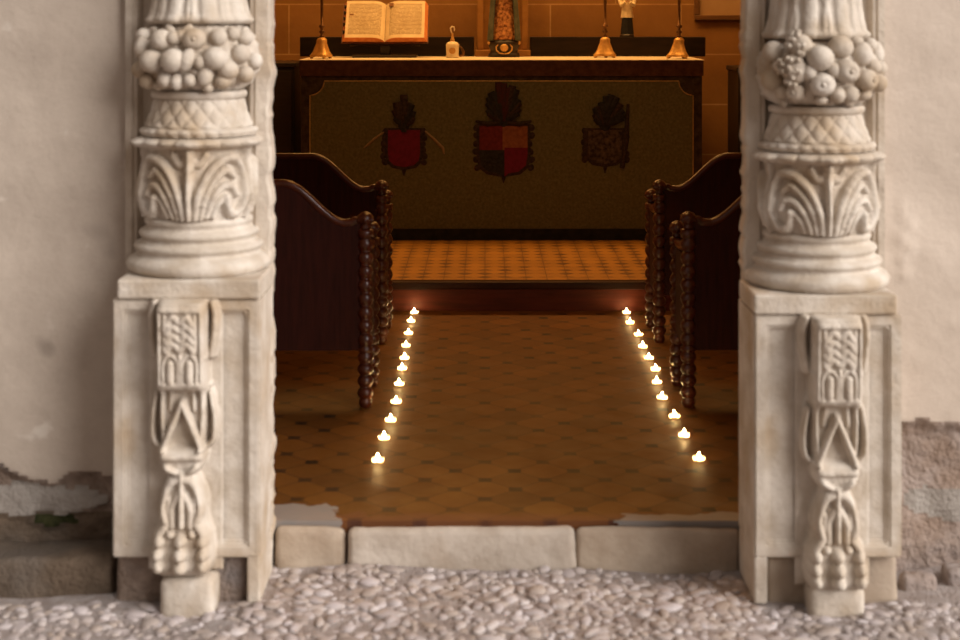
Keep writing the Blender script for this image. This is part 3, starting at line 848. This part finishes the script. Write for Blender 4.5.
# stone pedestal behind the statue, between the shelves
pd = thing('statue_niche', 'orange sandstone upright slab with a footing behind the central statue', 'niche', ((502.5-485)/154, 9.72, ALTAR_TOP))
MB().box(-.178, .178, -.10, .13, 0, .042).build('footing', M['pedestal_stone'], pd, bevel=.006)
m = MB(); m.box(-.165, .165, .03, .13, .042, .80); m.box(-.165, -.125, -.02, .03, .042, .80); m.box(.125, .165, -.02, .03, .042, .80); m.box(-.18, .18, -.04, .13, .80, .85)
m.build('back_slab', M['pedestal_stone'], pd, bevel=.006)

# central statue: robed figure on a dark scrolled base
st = thing('madonna_statue', 'robed statue in patterned red gown and teal mantle at altar centre', 'statue', ((504-485)/158, 9.50, ALTAR_TOP))
m = MB(); m.lathe([(0,.098),(.008,.102),(.02,.098),(.03,.085),(.05,.088),(.075,.10),(.095,.098),(.108,.085),(.113,.06)], n=32, sy=.72)
b = m.build('statue_base', M['dark_wood'], st)
for s in (-1, 1):
    m = MB(); m.tube([(s*.002,-.074,.022),(s*.03,-.074,.026),(s*.048,-.07,.045),(s*.05,-.07,.066),(s*.036,-.073,.082)], [.004,.005,.005,.005,.003], 8)
    m.build('scroll', M['brass'], b)
    m = MB(); m.sphere((s*.094, -.02, .09), .012, 10, 8); m.build('boss', M['brass'], b)
m = MB(); m.sphere((0,-.074,.06), (.026,.008,.024), 12, 8); m.build('medallion', M['brass'], b)
gp = [(.112,.080),(.125,.084),(.16,.080),(.22,.073),(.30,.064),(.37,.056),(.42,.050),(.48,.057),(.53,.062),(.56,.05),(.575,.026),(.60,.023)]
zs = np.linspace(.112, .60, 60); th = np.linspace(-PI, PI, 72, endpoint=False); Tt, Zz = np.meshgrid(th, zs)
rr = np.interp(Zz, [p[0] for p in gp], [p[1] for p in gp])*(1+.05*np.cos(Tt*11)*np.clip((.45-Zz)/.3, 0, 1))
P = np.stack([rr*np.sin(Tt), -.8*rr*np.cos(Tt), Zz], -1)
MB().grid(P, wrap=True).build('gown', M['gown'], st)
# mantle: shell around back and sides, open in front, with veil over the head
zs = np.linspace(.105, .70, 70); th = np.linspace(.75, 2*PI-.75, 60); Tt, Zz = np.meshgrid(th, zs)
mr = np.interp(Zz, [.105,.2,.35,.48,.55,.585,.62,.66,.70], [.104,.098,.086,.074,.068,.046,.05,.048,.012])
mr = mr*(1+.04*np.cos(Tt*9)*np.clip((.5-Zz)/.3, 0, 1))
Pm = np.stack([mr*np.sin(Tt), -.82*mr*np.cos(Tt), Zz], -1)
mo = MB().grid(Pm).build('mantle', M['mantle'], st)
sd = mo.modifiers.new('solid', 'SOLIDIFY'); sd.thickness = .007
m = MB(); m.sphere((0,-.008,.645), (.030,.034,.039), 18, 14, None, 0); m.sphere((0,-.043,.642), (.005,.008,.009), 8, 6, None, 0)
m.sphere((-.011,-.039,.652), .004, 8, 6, None, 1); m.sphere((.011,-.039,.652), .004, 8, 6, None, 1); m.sphere((0,-.038,.625), (.009,.004,.003), 8, 6, None, 2)
m.build('head', [M['skin'], M['hair'], M['shield_red']], st)
m = MB()
for s in (-1, 1):
    m.tube([(s*.055,-.02,.535),(s*.066,-.05,.47),(s*.03,-.078,.455),(s*.006,-.085,.475)], [.02,.019,.015,.010], 10)
m.build('sleeve', M['gown'], st)
m = MB()
for s in (-1, 1):
    m.sphere((s*.006,-.088,.488), (.006,.007,.013), 10, 8)
    for q in range(4): m.tube([(s*(.004+.002*q),-.09+.003*q,.496),(s*(.002+.001*q),-.092+.003*q,.514-.002*abs(q-1))], [.0022,.0014], 6)
    m.tube([(s*.011,-.09,.488),(s*.006,-.097,.502)], [.0024,.0015], 6)
m.build('hands', M['skin'], st)
m = MB(); m.lathe([(.672,.034),(.682,.036),(.69,.034)], (0,-.004,0), 24, caps=False)
for q in range(8):
    a = q*PI/4; m.tube([(.035*math.cos(a),-.004+.035*math.sin(a),.685),(.040*math.cos(a),-.004+.040*math.sin(a),.712)], [.006,.001], 6)
m.build('crown', M['brass'], st)

# small saint on the right shelf
st = thing('saint_statue', 'small statue in white surplice and black cassock on the right shelf', 'statue', ((627-485)/154, 9.735, SH))
MB().lathe([(0,.046),(.012,.046),(.018,.04)], n=24).build('statue_base', M['dark_wood'], st, bevel=.001)
zs = np.linspace(.0185, .15, 30); th = np.linspace(-PI, PI, 60, endpoint=False); Tt, Zz = np.meshgrid(th, zs)
rr = np.interp(Zz, [.0185,.06,.15], [.042,.038,.031])*(1+.05*np.cos(Tt*9))
MB().grid(np.stack([rr*np.sin(Tt), -.75*rr*np.cos(Tt), Zz], -1), wrap=True).build('cassock', M['cassock'], st)
zs = np.linspace(.125, .305, 40); Tt, Zz = np.meshgrid(th, zs)
rr = np.interp(Zz, [.125,.18,.24,.28,.295,.305], [.040,.034,.034,.036,.028,.014])*(1+.05*np.cos(Tt*8+.5)*np.clip((.2-Zz)/.08,0,1))
MB().grid(np.stack([rr*np.sin(Tt), -.75*rr*np.cos(Tt), Zz], -1), wrap=True).build('surplice', M['surplice'], st)
m = MB()
for s in (-1, 1): m.tube([(s*.032,0,.282),(s*.047,-.006,.235),(s*.040,-.028,.205),(s*.015,-.038,.225)], [.013,.014,.014,.012], 10)
m.build('sleeve', M['surplice'], st)
m = MB()
for s in (-1, 1):
    m.sphere((s*.008,-.041,.232), (.006,.006,.008), 10, 8)
    for q in range(4): m.tube([(s*(.010-.003*q),-.045,.236-.001*q),(s*(.004-.002*q),-.047,.248-.002*q)], .0018, 6)
    m.tube([(s*.011,-.044,.231),(s*.006,-.049,.24)], .002, 6)
m.build('hands', M['skin'], st)
m = MB(); m.sphere((0,-.004,.335), (.020,.023,.027), 16, 12, None, 0); m.sphere((0,-.027,.334), (.004,.006,.006), 8, 6, None, 0)
m.lathe([(.297,.011),(.318,.011)], n=12)
m.sphere((-.007,-.025,.340), .0028, 8, 6, None, 1); m.sphere((.007,-.025,.340), .0028, 8, 6, None, 1); m.sphere((0,-.0255,.323), (.006,.0025,.002), 8, 6, None, 1)
h = m.build('head', [M['skin'], M['hair']], st)
MB().sphere((0,.003,.345), (.0225,.024,.022), 16, 10).build('hair', M['hair'], h)

# candlesticks
def candlestick():
    c = thing('candlestick', '', 'candlestick', (0,0,ALTAR_TOP), 0, 'brass candlesticks on the altar')
    # three-sided foot with swelling sides
    nth = 60; zs = [.012,.018,.028,.045,.07,.095,.112,.122,.130]; rs = [.060,.064,.055,.045,.037,.031,.032,.026,.014]
    th = np.linspace(-PI, PI, nth, endpoint=False); Tt, Zz = np.meshgrid(th, zs)
    Rr = np.repeat(np.array(rs)[:, None], nth, 1)*(1+.24*np.cos(3*Tt)*np.clip((.118-Zz)/.05, 0, 1))
    m = MB().grid(np.stack([Rr*np.sin(Tt), -Rr*np.cos(Tt), Zz], -1), wrap=True)
    m.lathe([(.012,.05),(.0121,.001)], n=24, caps=False)
    f = m.build('foot', M['brass'], c)
    for k in range(3):
        a = k*2*PI/3; q = MB(); s_, c_ = math.sin(a), -math.cos(a)
        q.tube([(s_*.045,c_*.045,.022),(s_*.062,c_*.062,.016),(s_*.070,c_*.070,.006),(s_*.076,c_*.076,.005)], [.010,.013,.010,.005], 10)
        q.build('claw', M['brass'], f)
    m = MB(); m.lathe([(.129,.011),(.136,.016),(.143,.010),(.150,.008),(.162,.020),(.172,.010),(.182,.007),(.196,.019),(.202,.019),(.208,.007),(.30,.0085),(.40,.010),(.46,.016),(.47,.010),(.50,.009),(.51,.02),(.515,.008)], n=20)
    m.build('stem', M['bronze'], c)
    m = MB(); m.lathe([(.514,.01),(.516,.034),(.524,.040),(.526,.034),(.522,.012)], n=24); m.build('drip_pan', M['brass'], c)
    MB().lathe([(.52,.013),(.72,.0125),(.725,.008)], n=16).build('candle', M['candle'], c)
    return c
cs = [((322-485)/164, 9.14, 'brass candlestick on the altar beside the open book'), ((605-485)/160.5, 9.34, 'brass candlestick standing next to the small saint statue'), ((679-485)/164, 9.14, 'brass candlestick at the right end of the altar')]
p = candlestick()
for k, (x, y, lab) in enumerate(cs):
    if k == 0: p.location = (x, y, ALTAR_TOP); p['label'] = lab; p.rotation_euler = (0,0,.3)
    else: dup(p, (x, y, ALTAR_TOP), lab, (.9, .5)[k-1])

# small vessel
fl = thing('cruet', 'small cream vessel with slim gold stopper beside the open book', 'cruet', ((452.5-485)/161, 9.31, ALTAR_TOP))
MB().lathe([(0,.036),(.004,.041),(.012,.041),(.018,.038),(.06,.040),(.082,.041),(.094,.034),(.100,.020),(.102,.012)], n=28).build('body', M['cream'], fl)
m = MB(); m.lathe([(.1015,.013),(.112,.015),(.12,.010),(.14,.006),(.15,.007),(.155,.006)], n=16); m.build('neck', M['brass'], fl)
m = MB(); m.tube([(-.004,0,.154),(-.010,0,.170),(-.012,0,.185),(-.004,0,.194),(.008,0,.192),(.012,0,.18),(.010,0,.166)], [.004,.005,.005,.0055,.005,.0045,.003], 10); m.build('stopper', M['cream'], fl)
m = MB(); m.sphere((0,-.036,.046), (.020,.007,.022), 14, 10); m.build('medallion', M['amber'], fl)
m = MB(); m.tube([(.036,0,.075),(.055,0,.062),(.068,0,.04),(.066,0,.02),(.050,0,.012),(.036,0,.016)], [.006,.008,.010,.009,.007,.005], 10); m.build('handle', M['bronze'], fl)

# book stand and open book
bx, by = (385.5-485)/159, 9.36
bs = thing('book_stand', 'dark wooden reading stand under the open book', 'book stand', (bx, by, ALTAR_TOP))
m = MB(); m.box(-.20, .20, -.05, .20, 0, .018); m.build('base', M['dark_wood'], bs, bevel=.004)
m = MB(); m.box(-.03, .03, .02, .12, .018, .135); m.build('post', M['dark_wood'], bs, bevel=.004)
tilt = math.radians(52)
def tl_(u, v, w): # local of book plane: u across, v up the page, w out of the page
    return (u, v*math.cos(tilt)-w*math.sin(tilt), v*math.sin(tilt)+w*math.cos(tilt))
m = MB(); vs = [tl_(u, v, w) for w in (-.02,-.002) for (u, v) in ((-.22,-.01),(.22,-.01),(.22,.27),(-.22,.27))]
vs = [(x, y+.0, z+.0895) for x, y, z in vs]
m.add(vs, [(3,2,1,0),(4,5,6,7),(0,1,5,4),(1,2,6,5),(2,3,7,6),(3,0,4,7)]); m.build('desk', M['dark_wood'], bs)
bk = thing('open_book', 'large open book with two text columns a page on its stand', 'book', (bx, by, ALTAR_TOP+.092))
bk.rotation_euler = (tilt, 0, 0)
PH = .30
m = MB(); m.box(-.272, -.012, -.006, PH+.006, 0, .006); m.box(.012, .272, -.006, PH+.006, 0, .006); m.box(-.012, .012, -.006, PH+.006, 0, .004)
m.build('cover', M['leather'], bk, bevel=.002)
for s in (-1, 1):
    n = 18; sec = []
    for k in range(n+1):
        u = k/n; hgt = .044*(1-(1-u)**9.0)*(1-.06*u) + .008
        sec.append((s*(.001+.246*u), hgt))
    bot = [(s*.266, .0065), (s*.001, .0055)]
    vv = []; 
    ring = sec + bot; nn = len(ring)
    for y in (.004, PH-.004):
        for (x, z) in ring: vv.append((x, y, z))
    fs = []; mi = []
    m = MB()
    for i in range(nn):
        j = (i+1) % nn
        m.add([vv[i], vv[j], vv[nn+j], vv[nn+i]], [(0,1,2,3)], 0 if i < n else 1, i < n)
    # top and bottom page edges flare outward towards the cover
    m.add([vv[i] for i in range(nn)], [tuple(range(nn))], 2); m.add([vv[nn+i] for i in range(nn)], [tuple(range(nn))], 2)
    o = m.build('page_block', [M['page'], M['page_edge'], M['page_edge']], bk)
    q = MB()
    if s < 0:
        for v in (.05,.11,.155,.20,.25): q.box(-.262, -.250, v, v+.012, .018, .05)
        q.build('index_tab', M['black_cloth'], o)
m = MB(); m.box(-.226,-.200,.178,.194,.0485,.0500); m.box(.020,.048,.254,.278,.044,.0515); m.build('initial_letter', M['ink'], bk)

# framed print on the back wall
k = 1/148.6
fx0, fx1 = (694-485)/148.6, (744-485)/148.6
pf = thing('framed_print', 'wood framed plain print hung on the back wall at right', 'picture', ((fx0+fx1)/2+.06, 10.098, 1.585))
hw2 = (fx1-fx0)/2+.06
m = MB()
for (a, b, c, d) in ((-hw2,hw2,0,.035),(-hw2,hw2,.465,.50),(-hw2,-hw2+.035,.035,.465),(hw2-.035,hw2,.035,.465)): m.box(a, b, -.03, 0, c, d)
m.build('frame', M['frame'], pf, bevel=.005)
MB().box(-hw2+.034, hw2-.034, -.012, -.002, .034, .466).build('print', M['print'], pf)

# side furniture
def cabinet(name, x0, x1, y0, y1, ht, lab):
    c = thing(name, lab, 'cabinet', ((x0+x1)/2, y0, DAIS), 0, 'dark side cabinets flanking the altar')
    w = (x1-x0)/2; d = y1-y0
    MB().box(-w, w, .018, d, .0, ht-.03).build('carcass', M['dark_wood'], c, bevel=.004)
    MB().box(-w-.012, w+.012, 0, d, ht-.029, ht).build('top', M['dark_wood'], c, bevel=.005)
    for s in (-1, 1):
        a, b = sorted((s*.006, s*(w-.012)))
        dd = MB().box(a, b, .002, .0175, .06, ht-.05).build('door', M['dark_wood'], c, bevel=.004)
        MB().sphere((s*.03, -.008, ht*.55), .012, 10, 8).build('knob', M['bronze'], dd)
cabinet('side_cabinet', -1.95, -1.19, 9.35, 9.85, 1.045, 'dark wooden cabinet standing left of the altar')
cabinet('side_cabinet', 1.615, 2.30, 9.55, 9.98, 1.01, 'dark wooden cabinet standing right of the altar')

# ------------------------------------------------------------------ light
w = bpy.data.worlds.new('sky'); sc.world = w; w.use_nodes = True
nt = w.node_tree; bg = nt.nodes['Background']; tc = nt.nodes.new('ShaderNodeTexCoord'); sp = nt.nodes.new('ShaderNodeSeparateXYZ')
nt.links.new(tc.outputs['Generated'], sp.inputs[0]); cr = nt.nodes.new('ShaderNodeValToRGB'); nt.links.new(sp.outputs[2], cr.inputs[0])
cr.color_ramp.elements[0].position = 0; cr.color_ramp.elements[0].color = (.31,.18,.10,1)
cr.color_ramp.elements[1].position = .8; cr.color_ramp.elements[1].color = (1.0,.92,.86,1)
nt.links.new(cr.outputs[0], bg.inputs['Color']); bg.inputs['Strength'].default_value = .47
def lamp(name, typ, loc, energy, color, **kw):
    d = bpy.data.lights.new(name, typ); d.energy = energy; d.color = color
    for k_, v_ in kw.items(): setattr(d, k_, v_)
    o = bpy.data.objects.new(name, d); C.objects.link(o); o.location = loc; return o
s = lamp('daylight', 'SUN', (3, 1, 4), 4.7, (1, .95, .91), angle=math.radians(46))
az, el = math.radians(56), math.radians(26)
d = Vector((math.sin(az)*math.cos(el), -math.cos(az)*math.cos(el), math.sin(el)))
s.rotation_euler = d.to_track_quat('Z', 'Y').to_euler()
WARM = (1, .49, .13)
for k_, x in enumerate((-.95, .1, 1.15)):
    o = lamp('altar_lamp', 'AREA', (x, 9.25, 3.3), 29, WARM, shape='DISK', size=.9)
o = lamp('nave_fill', 'AREA', (.1, 6.7, 3.7), 24, WARM, shape='DISK', size=1.2)  # unseen overhead fill, added to raise the light on the nave floor

# ------------------------------------------------------------------ camera
cam = bpy.data.cameras.new('camera'); co = bpy.data.objects.new('camera', cam); C.objects.link(co)
co.location = (0, 0, EYE); co.rotation_euler = (PI/2, 0, 0)
cam.sensor_width = 36; cam.lens = 1500/960*36
cam.shift_x = -5/960; cam.shift_y = -302/960
cam.dof.use_dof = True; cam.dof.focus_distance = 7.9; cam.dof.aperture_fstop = 2.9
sc.camera = co
sc.view_settings.view_transform = 'Standard'; sc.view_settings.look = 'None'
sc.view_settings.exposure = 0; sc.view_settings.gamma = 1; sc.view_settings.use_curve_mapping = False
